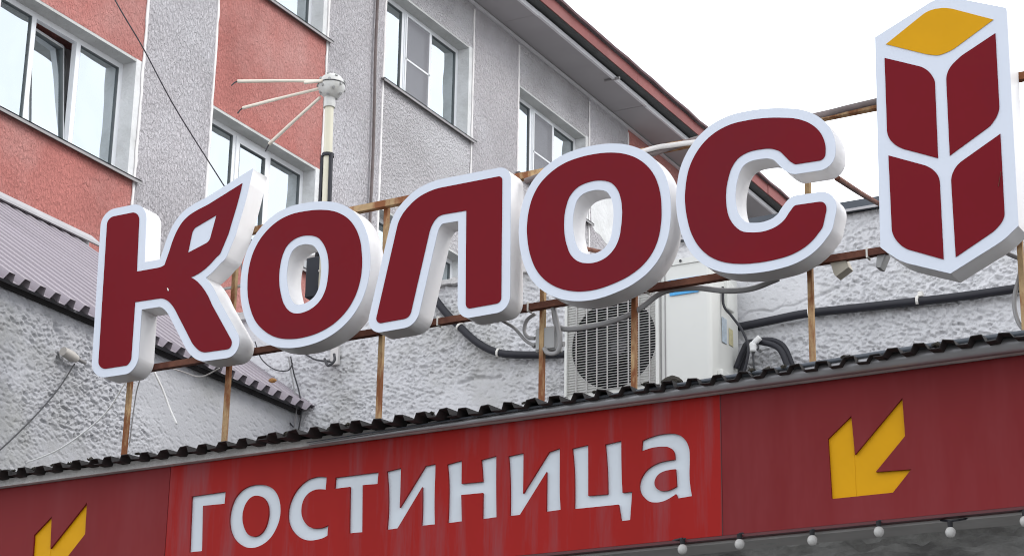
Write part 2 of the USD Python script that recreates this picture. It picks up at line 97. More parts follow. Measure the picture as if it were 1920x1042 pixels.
def tube(P, r, sides=8, n=6, smooth=True):
    P = spline(P, n) if smooth else np.array(P, float)
    t = np.gradient(P, axis=0); t /= np.linalg.norm(t, axis=1, keepdims=True)
    ref = np.array([0.3, 0.9, 0.2]) if abs(t[0] @ [0.3, 0.9, 0.2]) < .85 else np.array([1, 0, 0.])
    rr = np.broadcast_to(r, (len(P),)); ang = np.arange(sides)*2*np.pi/sides; V = []
    u = np.cross(t[0], ref); u /= np.linalg.norm(u)
    for p, d, q in zip(P, t, rr):
        u = u - d*(u@d); u /= np.linalg.norm(u); w = np.cross(d, u)
        V.append(p+q*(np.cos(ang)[:, None]*u+np.sin(ang)[:, None]*w))
    k = len(P); V = np.vstack(V+[P[:1], P[-1:]]); F = []
    for i in range(k-1):
        for j in range(sides):
            a, b = i*sides+j, i*sides+(j+1) % sides; F += [(a, b, b+sides), (a, b+sides, a+sides)]
    for j in range(sides):
        F += [(k*sides, (j+1) % sides, j), (k*sides+1, (k-1)*sides+j, (k-1)*sides+(j+1) % sides)]
    return trimesh.Trimesh(V, F, process=False)
def ring(pts, n=9):
    """closed outline of (x, z, corner) points: straight where long or at corners, smooth elsewhere"""
    P = np.array([p[:2] for p in pts]); C = [p[2] for p in pts]; N = len(P); out = []
    seg = np.roll(P, -1, 0)-P; L = np.linalg.norm(seg, axis=1)
    turn = lambda i: abs(math.degrees(math.acos(np.clip((seg[i-1]@seg[i])/(L[i-1]*L[i]), -1, 1))))
    straight = [(C[i] and C[(i+1) % N]) or L[i] > 2.4*min(x for x in (L[i-1], L[(i+1) % N])) and not (L[i] < .05) for i in range(N)]
    def tan(i):
        a, b = i-1, i
        if straight[a] and not straight[b]: return seg[a]/L[a]
        if straight[b] and not straight[a]: return seg[b]/L[b]
        v = seg[a]/L[a]*L[b]+seg[b]/L[b]*L[a]; return v/(np.linalg.norm(v)+1e-9)
    for i in range(N):
        j = (i+1) % N
        if straight[i]: out.append(P[i]); continue
        ch = seg[i]/L[i]
        ti = None if C[i] else tan(i); tj = None if C[j] else tan(j)
        if ti is None: ti = (2*ch*(ch@tj)-tj) if tj is not None else ch
        if tj is None: tj = 2*ch*(ch@ti)-ti
        t = np.linspace(0, 1, n, endpoint=False)[:, None]
        h1, h2, h3, h4 = 2*t**3-3*t**2+1, -2*t**3+3*t**2, t**3-2*t**2+t, t**3-t**2
        out += list(h1*P[i]+h2*P[j]+h3*ti*L[i]+h4*tj*L[i])
    return np.array(out)
def poly(name, i=None):
    rings = [ring(r) for r in P[name]]
    return Polygon(rings[0], rings[1:]).buffer(0) if i is None else Polygon(ring(P[name][i])).buffer(0)
def prism(shape, y0, y1):
    """extrudes a shape drawn in (x, z) along y"""
    parts = []
    for g in (shape.geoms if hasattr(shape, 'geoms') else [shape]):
        if g.is_empty: continue
        cs = m3.CrossSection([np.array(g.exterior.coords)[:-1]]+[np.array(h.coords)[:-1] for h in g.interiors], m3.FillRule.EvenOdd)
        q = cs.extrude(y1-y0).to_mesh(); v, f = q.vert_properties[:, :3], q.tri_verts
        parts.append(trimesh.Trimesh(np.stack([v[:, 0], y0+v[:, 2], v[:, 1]], 1), f[:, ::-1], process=False))
    return trimesh.util.concatenate(parts)
def cylinder(r, a, b, n=20):
    return trimesh.creation.cylinder(radius=r, segment=np.array([a, b], float), sections=n)
def shapebox(x0, x1, z0, z1): return Polygon([(x0, z0), (x1, z0), (x1, z1), (x0, z1)])
# ---- materials -----------------------------------------------------------------
MT = {}
def mat(name, col, rough=0.7, var=0.12, scale=3.0, bump=0.0, bscale=40.0, bdist=0.01, stretch=(1, 1, 1), dirt=None, dscale=1.2, damount=0.5, spec=0.4, metal=0.0, detail=5, bstretch=(1, 1, 1), dpos=(0.5, 0.75), dstretch=(1, 1, 1)):
    c = np.array(col, float)
    N = {'g': ('geometry', {}), 'm': ('mapping', {'scale': stretch}), 'n': ('noise_texture', {'scale': scale, 'detail': detail, 'roughness': 0.6}),
         'r': ('rgb_ramp', {'ramp': [(0.28, tuple(c*(1-var))), (0.72, tuple(c*(1+var)))]}),
         'p': ('principled_bsdf', {'roughness': rough, 'specular_ior_level': spec, 'metallic': metal})}
    K = [('g.position', 'm.vector'), ('m.vector', 'n.vector'), ('n.fac', 'r.fac')]
    src = 'r.color'
    if dirt is not None:
        N |= {'dm': ('mapping', {'scale': dstretch, 'location': (3.1, 7.7, 1.3)}), 'dn': ('noise_texture', {'scale': dscale, 'detail': 7, 'roughness': 0.65}),
              'dr': ('rgb_ramp', {'ramp': [(dpos[0], (0, 0, 0)), (dpos[1], (damount,)*3)]}), 'dx': ('mix_color', {'b': dirt})}
        K += [('g.position', 'dm.vector'), ('dm.vector', 'dn.vector'), ('dn.fac', 'dr.fac'), ('dr.color', 'dx.fac'), (src, 'dx.a')]; src = 'dx.result'
    K.append((src, 'p.base_color'))
    if bump:
        N |= {'bm': ('mapping', {'scale': bstretch}), 'bn': ('noise_texture', {'scale': bscale, 'detail': 4, 'roughness': 0.55, 'distortion': 0.6}), 'b': ('bump', {'strength': bump, 'distance': bdist})}
        K += [('g.position', 'bm.vector'), ('bm.vector', 'bn.vector'), ('bn.fac', 'b.height'), ('b.normal', 'p.normal')]
    MT[name] = usdkit.material(stage, '/World/Looks/'+name, N, K, surface='p.BSDF')
mat('red_stucco', (0.50, 0.185, 0.16), 0.92, 0.16, 1.1, bump=0.75, bscale=26, bdist=0.08, bstretch=(1, 1.5, 0.75), dirt=(0.63, 0.36, 0.33), dscale=.8, damount=.65, dpos=(.42, .7))
mat('grey_stucco', (0.58, 0.555, 0.575), 0.94, 0.14, 0.9, bump=1.0, bscale=26, bdist=0.08, bstretch=(1, 1.5, 0.75), dirt=(0.70, 0.69, 0.72), dscale=.55, damount=1.0, dpos=(.47, .72))
mat('panel_stucco', (0.56, 0.54, 0.555), 0.94, 0.12, 0.7, bump=1.0, bscale=30, bdist=0.08, dirt=(0.70, 0.69, 0.71), dscale=.5, damount=1.0, dpos=(.47, .72))
mat('white_seam', (0.80, 0.78, 0.77), 0.8, 0.08, 6, bump=.3, bscale=30)
mat('reveal_plaster', (0.72, 0.73, 0.73), 0.85, 0.1, 3, bump=.5, bscale=14, bdist=.02, dirt=(0.42, 0.42, 0.40), dscale=2.2, damount=.6)
mat('lintel_plaster', (0.55, 0.56, 0.55), 0.9, 0.12, 2, bump=.6, bscale=9, bdist=.03, dirt=(0.30, 0.30, 0.28), dscale=1.6, damount=.6, dstretch=(1, .5, 3))
mat('plastic_white', (0.82, 0.84, 0.86), 0.35, 0.03, 2)
mat('gasket', (0.14, 0.155, 0.16), 0.6, 0.1)
mat('curtain', (0.80, 0.82, 0.84), 0.9, 0.18, 2.0, stretch=(1, 5, .3))
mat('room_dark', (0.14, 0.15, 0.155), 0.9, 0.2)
mat('sill_metal', (0.30, 0.29, 0.29), 0.45, 0.15, 4, metal=0.3)
mat('soffit_board', (0.36, 0.35, 0.36), 0.9, 0.10, .6, bump=.2, bscale=20)
mat('trim_white', (0.66, 0.66, 0.68), 0.6, 0.1, 2)
mat('trim_dark', (0.07, 0.075, 0.075), 0.7, 0.2)
mat('fascia_red', (0.25, 0.072, 0.066), 0.6, 0.22, 1.4, dirt=(0.31, 0.16, 0.145), dscale=1.0, damount=.6)
mat('roof_dark', (0.10, 0.05, 0.055), 0.7, 0.2)
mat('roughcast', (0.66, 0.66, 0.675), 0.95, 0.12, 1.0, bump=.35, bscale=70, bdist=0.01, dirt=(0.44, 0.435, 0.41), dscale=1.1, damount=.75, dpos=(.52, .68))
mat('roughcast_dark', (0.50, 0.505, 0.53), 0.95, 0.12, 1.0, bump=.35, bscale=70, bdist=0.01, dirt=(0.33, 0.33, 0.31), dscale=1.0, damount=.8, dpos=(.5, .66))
mat('plain_plaster', (0.40, 0.40, 0.41), 0.95, 0.12, 1.0, bump=.6, bscale=30, bdist=.02)
mat('sheet_pale', (0.335, 0.30, 0.33), 0.6, 0.10, 1.2, metal=.15, dirt=(0.33, 0.30, 0.31), dscale=2, damount=.5, dstretch=(.4, 3, .4))
mat('flashing_grey', (0.42, 0.41, 0.42), 0.55, 0.15, 2, metal=.2)
mat('coping_dark', (0.075, 0.085, 0.10), 0.5, 0.15, 2, metal=.2)
mat('canopy_sheet', (0.028, 0.026, 0.026), 0.85, 0.3, 5, bump=.3, bscale=40)
mat('mortar', (0.56, 0.55, 0.54), 0.95, 0.2, 5, bump=.7, bscale=25, bdist=.02, dirt=(0.36, .35, .335), dscale=3, damount=.6)
mat('gutter_metal', (0.33, 0.33, 0.34), 0.38, 0.12, 2, metal=.5, dirt=(.18, .17, .17), dscale=2, damount=.6, dstretch=(.5, 1, 4))
mat('banner_red', (0.275, 0.0135, 0.0115), 0.5, spec=.08, var=0.06, scale=1.5, stretch=(2, 1, .5), dirt=(0.225, 0.055, 0.062), dscale=4.5, damount=1.0, dpos=(.5, .7), dstretch=(1.6, 1, .14))
mat('banner_maroon', (0.172, 0.0175, 0.020), 0.5, spec=.1, var=0.10, scale=1.2, dirt=(0.19, 0.030, 0.034), dscale=3.0, damount=.9, dpos=(.45, .7), dstretch=(1.4, 1, .22))
mat('banner_edge', (0.075, 0.013, 0.016), 0.5, 0.15, 3)
mat('acrylic_white', (0.53, 0.58, 0.625), 0.4, 0.02, 2, dirt=(.47, .50, .53), dscale=3, damount=.5)
mat('acrylic_yellow', (0.60, 0.300, 0.002), 0.5, 0.05, 3, spec=.12)
mat('letter_red', (0.158, 0.0085, 0.0145), 0.55, 0.05, 1.0, spec=.06, dirt=(.12, .014, .022), dscale=.8, damount=.6)
mat('rim_white', (0.60, 0.645, 0.725), 0.45, 0.02, 1)
mat('return_white', (0.85, 0.84, 0.84), 0.42, 0.03, 2, dirt=(.62, .59, .56), dscale=1.8, damount=.5, dpos=(.5, .8), dstretch=(1, 1, .4))
mat('rust_steel', (0.40, 0.27, 0.14), 0.8, 0.35, 7, dirt=(0.20, 0.07, 0.024), dscale=9, damount=1.0, dpos=(.43, .55), dstretch=(1, 1, .35), bump=.3, bscale=80)
mat('rust_dark', (0.19, 0.075, 0.045), 0.8, 0.3, 8, dirt=(0.10, 0.032, 0.02), dscale=6, damount=1.0, dpos=(.4, .6), bump=.3, bscale=80)
mat('grey_bar', (0.15, 0.12, 0.115), 0.6, 0.3, 6)
mat('casing_white', (0.70, 0.705, 0.67), 0.4, 0.03, 1.5, dirt=(.55, .55, .50), dscale=2.5, damount=.5, dpos=(.55, .8))
mat('grille_white', (0.47, 0.455, 0.44), 0.5, 0.06, 4)
mat('black_void', (0.010, 0.010, 0.012), 0.8, 0.1)
mat('fan_grey', (0.05, 0.05, 0.055), 0.5, 0.1)
mat('sticker_blue', (0.07, 0.36, 0.70), 0.4, 0.05)
mat('sticker_pale', (0.45, 0.52, 0.58), 0.5, 0.2, 40)
mat('sticker_yellow', (0.55, 0.50, 0.30), 0.5, 0.2, 40)
mat('black_rubber', (0.018, 0.018, 0.024), 0.55, 0.2, 6)
mat('grey_conduit', (0.30, 0.295, 0.295), 0.55, 0.12, 8)
mat('pale_cable', (0.62, 0.60, 0.58), 0.6, 0.12, 6)
mat('white_cable', (0.80, 0.80, 0.79), 0.5, 0.05)
mat('cream_pole', (0.66, 0.63, 0.50), 0.45, 0.06, 3, dirt=(.5, .45, .3), dscale=3, damount=.5)
mat('rod_cream', (0.78, 0.72, 0.62), 0.6, 0.12, 6)
mat('ball_white', (0.60, 0.60, 0.58), 0.5, 0.1, 12, dirt=(.35, .33, .28), dscale=10, damount=.5)
mat('box_grey', (0.36, 0.36, 0.355), 0.5, 0.06, 6)
mat('box_dark', (0.035, 0.04, 0.052), 0.5, 0.1, 4)
mat('clamp_cream', (0.50, 0.46, 0.38), 0.6, 0.15, 8)
mat('tie_white', (0.75, 0.73, 0.68), 0.5, 0.05)
mat('moss', (0.04, 0.036, 0.028), 1.0, 0.4, 30, bump=.8, bscale=60, bdist=.02)
mat('leaf_orange', (0.34, 0.17, 0.055), 0.9, 0.3, 30)
mat('bulb_glass', (0.40, 0.395, 0.38), 0.25, 0.04, 8)
mat('ceramic', (0.52, 0.49, 0.45), 0.5, 0.1, 20)
mat('soffit_dark', (0.52, 0.53, 0.52), 0.95, 0.25, 6, bump=.5, bscale=30, bdist=.03, dirt=(.2, .2, .195), dscale=2.6, damount=.85, dpos=(.42, .62))
mat('soffit_lip', (0.40, 0.395, 0.385), 0.9, 0.15, 4, bump=.3, bscale=30)
mat('paving', (0.13, 0.125, 0.12), 0.9, 0.2, .5, bump=.3, bscale=30)
MT['window_glass'] = usdkit.material(stage, '/World/Looks/window_glass', {
    'g': ('geometry', {}), 'wn': ('noise_texture', {'scale': 1.6, 'detail': 1}), 'wb': ('bump', {'strength': 0.12, 'distance': 0.12}),
    'f': ('fresnel', {'IOR': 14.0}), 't': ('transparent_bsdf', {'color': (0.86, 0.93, 0.96)}), 'gl': ('glossy_bsdf', {'roughness': 0.02, 'color': (0.90, 0.97, 1.0)}), 'x': ('mix_closure', {})},
    [('f.fac', 'x.fac'), ('t.BSDF', 'x.closure1'), ('gl.BSDF', 'x.closure2'), ('g.position', 'wn.vector'), ('wn.fac', 'wb.height'), ('wb.normal', 'gl.normal')], surface='x.closure')
MT['net'] = usdkit.material(stage, '/World/Looks/net', {
    't': ('transparent_bsdf', {}), 'd': ('diffuse_bsdf', {'color': (0.30, 0.30, 0.32)}), 'x': ('mix_closure', {'fac': 0.55})},
    [('t.BSDF', 'x.closure1'), ('d.BSDF', 'x.closure2')], surface='x.closure')
# ---- ground --------------------------------------------------------------------
solo('ground', box(-250, 250, -250, 250, -0.3, 0), 'paving', 'grey paved ground in front of the buildings', None, kind='structure')
# ---- the long apartment block (facade on x = XF, facing +x) --------------------
XF, XL, XR, YW, YB, YS = -12.7, -7.75, -9.82, 11.08, 8.0, 8.3
J = [8.60, 9.80, 11.88, 13.08, 15.158, 16.301, 18.344, 19.542, 21.652, 22.866, 24.953, 26.22, 28.30, 29.52, 31.60, 32.82, 34.9, 36.1, 38.2]   # vertical joints: window panel, pier, ...
Z1S, Z1L, Z2S, Z2L, ZE = 9.30, 10.555, 12.155, 13.44, 14.085
Z0S, Z0L = 6.44, 7.695
b = thing('apartment_block', 'long stuccoed apartment block in grey and salmon pink receding behind the sign', 'building', (XF, 20, 0))
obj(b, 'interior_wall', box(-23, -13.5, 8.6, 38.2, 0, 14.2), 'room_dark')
def window(y0, y1, z0, z1, tilt=False, net=False):
    """three-light white plastic window set back in its opening"""
    g = 0.015; fy0, fy1, fz0, fz1 = y0+0.03, y1-0.10, z0+0.01, z1-0.03
    w = (fy1-fy0); fr = 0.055; X0, X1 = -12.93, -12.87
    outer = shapebox(fy0, fy1, fz0, fz1); holes = []
    m1, m2 = fy0+w*0.325, fy0+w*0.655
    cells = [(fy0+fr, m1-fr*.55), (m1+fr*.55, m2-fr*.55), (m2+fr*.55, fy1-fr)]
    for a, c in cells: holes.append(shapebox(a, c, fz0+fr, fz1-fr))
    def toX(m, x0): # prism runs along y in (x,z); swap so shape's x -> world y, depth -> world x
        v = m.vertices.copy(); return trimesh.Trimesh(np.stack([v[:, 1], v[:, 0], v[:, 2]], 1), m.faces[:, ::-1], process=False)
    s = outer
    for h in holes: s = s.difference(h)
    wp = obj(b, 'window', toX(prism(s, X0, X1), 0), 'plastic_white')
    for k, h in enumerate(holes):
        a, c, e, f = h.bounds[0], h.bounds[2], h.bounds[1], h.bounds[3]
        if k == 1:      # the opening sash
            sh = shapebox(a-.012, c+.012, e-.012, f+.012).difference(shapebox(a+.05, c-.05, e+.055, f-.055))
            sm = toX(prism(sh, X0-.005, X1+.012), 0)
            ga = toX(prism(shapebox(a+.05, c-.05, e+.055, f-.055).difference(shapebox(a+.056, c-.057, e+.060, f-.062)), X1-.03, X1+.0135), 0)
            pn = toX(prism(shapebox(a+.04, c-.04, e+.045, f-.045), X1-.02, X1-.012), 0)
            if tilt:    # swung inwards on its left edge, top ajar
                R = trimesh.transformations.rotation_matrix(math.radians(-6), [0, 1, 0], [X0, a, e]) @ trimesh.transformations.rotation_matrix(math.radians(3), [0, 0, 1], [X0, a, e])
                sh2 = shapebox(a+.004, c-.004, e+.004, f-.004).difference(shapebox(a+.05, c-.05, e+.055, f-.055)); sm = toX(prism(sh2, X0-.01, X1-.01), 0)
                for q in (sm, ga, pn): q.apply_transform(R)
            obj(wp, 'sash', sm, 'plastic_white'); obj(wp, 'gasket', ga, 'gasket'); obj(wp, 'pane', pn, 'window_glass')
            if net:
                obj(wp, 'mosquito_net', box(X1+.016, X1+.018, a+.03, c-.03, e+.03, f-.03), 'net')
                zm = e+(f-e)*.47
                obj(wp, 'net_frame', join(box(X1+.013, X1+.024, a+.01, c-.01, zm-.012, zm+.012), box(X1+.013, X1+.024, a+.008, a+.032, e, f), box(X1+.013, X1+.024, c-.032, c-.008, e, f), box(X1+.013, X1+.024, a+.032, c-.032, f-.025, f), box(X1+.013, X1+.024, a+.032, c-.032, e, e+.025)), 'plastic_white')
        else:
            obj(wp, 'gasket', toX(prism(shapebox(a, c, e, f).difference(shapebox(a+.006, c-.007, e+.006, f-.008)), X1-.03, X1-.004), 0), 'gasket')
            obj(wp, 'pane', toX(prism(shapebox(a-.01, c+.01, e-.01, f+.01), X1-.03, X1-.022), 0), 'window_glass')
    # plastered reveals, lintel soffit and the metal drip sill
    obj(wp, 'reveal', box(X0-.02, XF-.004, y1-.10, y1+.002, z0, z1), 'reveal_plaster'); obj(wp, 'reveal', box(X0-.02, XF-.004, y0-.002, y0+.03, z0, z1), 'reveal_plaster')
    obj(wp, 'lintel', box(X0-.02, XF-.006, y0, y1, z1-.03, z1+.012), 'lintel_plaster')
    sl = box(X1-.01, XF+.055, y0-.05, y1+.06, z0-.016, z0-.004); lip = box(XF+.049, XF+.055, y0-.05, y1+.06, z0-.045, z0-.004)
    obj(wp, 'sill', join(sl, lip), 'sill_metal')
    cur = []
    for yy in np.arange(fy0, fy1, .05): cur.append((yy, X0-(.24 if tilt else .09)+.018*math.sin(yy*31)+.01*math.sin(yy*17)))
    cv = [(x, y, z) for (y, x) in cur for z in (z0+.02, z1)]; cf = []
    for i in range(len(cur)-1): q = 2*i; cf += [(q, q+1, q+3), (q, q+3, q+2)]
    obj(wp, 'curtain', trimesh.Trimesh(cv, cf, process=False), 'curtain')
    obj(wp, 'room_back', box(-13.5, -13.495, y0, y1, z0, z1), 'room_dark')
colours = ['red', 'red', 'red', 'grey', 'grey', 'red', 'grey', 'red', 'grey']
def seam_mesh(y, z0, z1, w=.036):
    zs = np.arange(z0, z1+.001, .09); rs = np.random.RandomState(int(y*100)); a = rs.normal(0, .0035, len(zs)); c = rs.normal(0, .004, len(zs))
    V = [];
    for i, z in enumerate(zs): V += [(XF+.001, y-w/2+a[i], z), (XF+.009, y-w/2+a[i]+.004, z), (XF+.009, y+w/2+c[i]-.004, z), (XF+.001, y+w/2+c[i], z)]
    F = []
    for i in range(len(zs)-1):
        for k in range(3): q = 4*i+k; F += [(q, q+1, q+5), (q, q+5, q+4)]
    return trimesh.Trimesh(V, F, process=False)
for i in range(len(J)-1):
    y0, y1 = J[i], J[i+1]
    if i % 2 == 0:      # pier
        obj(b, 'pier_panel', box(-13.5, XF, y0, y1, 0, ZE), 'grey_stucco')
    else:               # window bay: spandrel panels between the windows
        c = 'red_stucco' if colours[i//2] == 'red' else 'panel_stucco'
        nm = 'red_spandrel_panel' if c == 'red_stucco' else 'grey_spandrel_panel'
        obj(b, nm, box(-13.45, XF-.004, y0, y1, 0, Z0S-.02), c)
        obj(b, nm, box(-13.45, XF-.004, y0, y1, Z0L, Z1S-.02), c); obj(b, nm, box(-13.45, XF-.004, y0, y1, Z1L, Z2S-.02), c)
        obj(b, nm, box(-13.45, XF-.004, y0, y1, Z2L, ZE), c)
        for zi, (a, e) in enumerate(((Z0S, Z0L), (Z1S, Z1L), (Z2S, Z2L))):
            window(y0, y1, a, e, tilt=(zi == 1 and i == 3), net=(zi == 2 and i in (7, 9)))
for y in J[1:-1]: obj(b, 'panel_joint', seam_mesh(y, 5.0, ZE), 'white_seam')
pt = np.array([(25.02, 12.25), (25.0, 12.8), (25.3, 12.95), (25.8, 12.9), (26.1, 12.6), (26.0, 12.35), (25.75, 12.2), (25.5, 12.02), (25.3, 12.08), (25.12, 12.1)])
rp = ring([(a, c_, 0) for a, c_ in pt]); q = prism(Polygon(rp).buffer(0), 0, .003); q.vertices = np.stack([XF+q.vertices[:, 1], q.vertices[:, 0], q.vertices[:, 2]], 1); q.faces = q.faces[:, ::-1]
obj(b, 'plaster_patch', q, 'reveal_plaster', label='pale ragged plaster patch')
# eaves
XE = -12.13; y = 8.2; ends = [8.2, 11.9, 15.4, 18.7, 22.3, 25.6, 28.9, 32.2, 35.5, 38.6]
for a, e in zip(ends[:-1], ends[1:]):
    dz = random.uniform(-.004, .004); obj(b, 'soffit_slab', box(XF-.3, XE, a+.006, e-.006, ZE+dz, ZE+.05+dz), 'soffit_board')
obj(b, 'eaves_seam', box(XF, XF+.05, 8.2, 38.6, ZE-.035, ZE-.012), 'trim_white')
for k, (a, e) in enumerate(zip(ends[:-1], ends[1:])):
    dx = random.uniform(-.006, .006); obj(b, 'eaves_trim', box(XE, XE+.035+dx, a, e-.004, ZE-.03+dx, ZE+.035), 'trim_white')
obj(b, 'eaves_board', box(XE-.3, -11.97, 8.2, 38.6, ZE+.06, ZE+.085), 'trim_dark')
for a in np.arange(8.2, 38, 2.4):
    dx = random.uniform(-.008, .008); obj(b, 'fascia_board', box(-11.975+dx, -11.95+dx, a, a+2.395, ZE+.07, ZE+.245+dx), 'fascia_red')
rv = [(-11.90, y_, ZE+.27+.008*math.sin(y_*9)+random.uniform(-.006, .006)) for y_ in np.arange(8.2, 38.7, .4)]
V = []; 
for (x_, y_, z_) in rv: V += [(x_, y_, z_-.025), (x_, y_, z_+.012), (-18, y_, z_+2.4), (-18, y_, z_+2.3)]
F = []
for i in range(len(rv)-1):
    for k in range(4): q, r_ = 4*i+k, 4*i+(k+1) % 4; F += [(q, r_, r_+4), (q, r_+4, q+4)]
obj(b, 'roof_covering', trimesh.Trimesh(V, F, process=False), 'roof_dark')
obj(b, 'rainwater_stub', bar((-12.25, 24.55, ZE-.02), (-12.02, 24.55, ZE-.015), .03), 'sill_metal')
# ---- roughcast relief walls -----------------------------------------------------
def relief(org, udir, ulen, z0, z1, ndir, step, seed, smooth_zone=None, cracks=()):
    us, zs = np.arange(0, ulen+step/2, step), np.arange(z0, z1+step/2, step)
    U, Z = np.meshgrid(us, zs, indexing='ij'); uv = np.stack([U, Z, np.zeros_like(U)], -1)
    a = 0.35; ru, rz = U*math.cos(a)-Z*math.sin(a), U*math.sin(a)+Z*math.cos(a)
    q = np.stack([ru*50, rz*82, np.full_like(U, 3.0)], -1)
    n1 = meshkit.fbm(q, 3, seed); n2 = meshkit.noise(np.stack([ru*110, rz*140, U*0], -1), seed+9)
    amp = np.clip((meshkit.fbm(uv*np.array([1.1, 1.6, 1]), 3, seed+3)-.36)/.24, .08, 1)
    if smooth_zone is not None: amp = amp*smooth_zone(U, Z)
    n3 = meshkit.noise(np.stack([ru*34, rz*88, U*0+5], -1), seed+31); n4 = meshkit.noise(np.stack([U*3, Z*3, U*0], -1), seed+40)
    h = -(.25+.75*amp)*np.clip((n3-.70+(n4-.5)*.16)/.14, 0, 1)*.013+amp*(np.clip(n1-.36, 0, .26)*.042+n2*.004)+(meshkit.fbm(uv*2.3, 2, seed+5)-.5)*.016
    for (p0, p1, w, d) in cracks:
        p0, p1 = np.array(p0), np.array(p1); wob = (meshkit.noise(np.stack([U*14, Z*3, U*0], -1), seed+20)-.5)*.05
        t = np.clip(((U-p0[0])*(p1-p0)[0]+(Z-p0[1])*(p1-p0)[1])/((p1-p0)@(p1-p0)), 0, 1)
        dd = np.hypot(U-(p0[0]+t*(p1-p0)[0]), Z+wob-(p0[1]+t*(p1-p0)[1])); h -= d*np.exp(-(dd/w)**2)
    Pt = np.array(org)+U[..., None]*np.array(udir)+h[..., None]*np.array(ndir)+np.array([0, 0, 1.])*Z[..., None]
    nu, nz = U.shape; idx = np.arange(nu*nz).reshape(nu, nz)
    f = np.concatenate([np.stack([idx[:-1, :-1], idx[1:, :-1], idx[1:, 1:]], -1).reshape(-1, 3), np.stack([idx[:-1, :-1], idx[1:, 1:], idx[:-1, 1:]], -1).reshape(-1, 3)])
    m = trimesh.Trimesh(Pt.reshape(-1, 3), f, process=False)
    nn = np.cross(np.array(udir), [0, 0, 1.]);
    if nn @ np.array(ndir) < 0: m.faces = m.faces[:, ::-1]
    return m
WT = 6.055      # top of the back wall
an = thing('annex', 'low roughcast annex wall standing behind the big letters and the air conditioner', 'building', (-5, YW, 0))
cr = [((2.45, 4.86+.49), (3.25, 4.95+.50), .006, .014), ((1.75, 5.38), (2.05, 5.39), .012, .02), ((5.6, 5.34), (6.2, 5.47), .006, .012), ((3.6, 5.52), (4.3, 5.60), .007, .010), ((1.0, 5.75), (2.2, 5.78), .007, .010)]
obj(an, 'wall', relief((-8.3, YW, 0), (1, 0, 0), 6.3, 4.75, WT, (0, -1, 0), .0052, 11, cracks=cr), 'roughcast', smooth=True)
obj(an, 'wall_core', join(box(-12.69, -8.3, YW, YW+.3, 0, WT-.01), box(-2.0, 4, YW, YW+.3, 0, WT), box(-8.3, -2.0, YW, YW+.3, 0, 4.75), box(-8.3, -2.0, YW+.03, YW+.3, 4.75, WT-.004), box(-8.3, 4, YW+.3, YW+6, 0, WT-.05)), 'plain_plaster')
rg = []
for k in range(26):
    x_ = -8.4+k*.12; rg.append(rbox(x_, x_+.13, YW-.02-random.random()*.03, YW+.2, WT-.03-random.random()*.02, WT+random.uniform(.0, .025), .006))
obj(an, 'wall_cap', join(rg), 'mortar')
for x0, x1 in ((-5.25, -4.0), (-4.0, -2.0), (-2.0, 0), (0, 2)):
    obj(an, 'coping', join(box(x0, x1-.003, YW-.05, YW+.35, WT+.003, WT+.06)), 'coping_dark')
    obj(an, 'coping_lip', box(x0, x1-.003, YW-.056, YW-.051, WT-.004, WT+.012), 'flashing_grey')
# ---- left wing with its sloping profiled roof -----------------------------------
ZEv, XEv, ZR = 5.332, XL+.10, 6.872
wg = thing('side_wing', 'low grey wing at the left under a pale ribbed lean-to roof', 'building', (XL, 9.5, 0))
sz = lambda U, Z: np.clip(1.15-(U-1.0)/1.6, .12, 1)*np.clip((5.42-Z)/.25, .3, 1)
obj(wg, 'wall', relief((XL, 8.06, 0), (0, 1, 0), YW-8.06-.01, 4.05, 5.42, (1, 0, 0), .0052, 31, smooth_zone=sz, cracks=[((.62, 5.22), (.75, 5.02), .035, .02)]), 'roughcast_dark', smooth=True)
obj(wg, 'wall_core', join(box(-9.9, XL, 8.06, YW, 0, 4.05), box(-9.9, XL-.03, 8.06, YW, 4.05, 5.38)), 'plain_plaster')
obj(wg, 'gable', prism(Polygon([(XL-.05, 4.0), (XL-.05, 5.28), (XR+.03, 6.80), (-12.4, 5.72), (-12.4, 4.0)]), 8.07, 8.25), 'plain_plaster')
def profile(w, pitch, hgt, y0=0.0):
    out = []; n = int(round(w/pitch))
    for k in range(n): s = k*pitch; out += [(s, 0), (s+pitch*.40, 0), (s+pitch*.52, hgt), (s+pitch*.88, hgt)]
    return out+[(n*pitch, 0)]
def sheet(pr, org, adir, ldir, updir, length, thick=.002):
    """profiled sheet: profile along adir, straight along ldir"""
    adir, ldir, updir, org = map(np.array, (adir, ldir, updir, org)); V = []
    for (s, h) in pr:
        base = org+adir*s+updir*h; V += [base, base+ldir*length, base-updir*thick, base+ldir*length-updir*thick]
    F = []
    for i in range(len(pr)-1):
        a, c = 4*i, 4*i+4
        F += [(a, c, c+1), (a, c+1, a+1), (a+2, c+3, c+2), (a+2, a+3, c+3), (a, a+2, c+2), (a, c+2, c), (a+1, c+1, c+3), (a+1, c+3, a+3)]
    return trimesh.Trimesh(V, F, process=False)
L = np.array([XR-XEv, 0, ZR-ZEv]); LL = np.linalg.norm(L); ld = L/LL; upd = np.cross(ld, [0, -1., 0]); upd = upd if upd[2] > 0 else -upd
for k, y0 in enumerate((7.70, 8.83, 9.96)):
    obj(wg, 'roof_sheet', sheet(profile(1.125, .125, .046), np.array([XEv, y0, ZEv-.022])+upd*(.003*(k % 2)), (0, 1, 0), ld, upd, LL), 'sheet_pale')
rc = tm(m3.Manifold.batch_hull([m3.Manifold.cube((.02, 3.8, .02)).translate(p) for p in ((XR+.07, 7.5, ZR-.005), (XR-.02, 7.5, ZR+.07))]))
obj(wg, 'ridge_cap', rc, 'flashing_grey')
obj(wg, 'ridge_cap', box(XR-.12, XR-.02, 7.5, 11.3, ZR-.2, ZR+.06), 'flashing_grey')
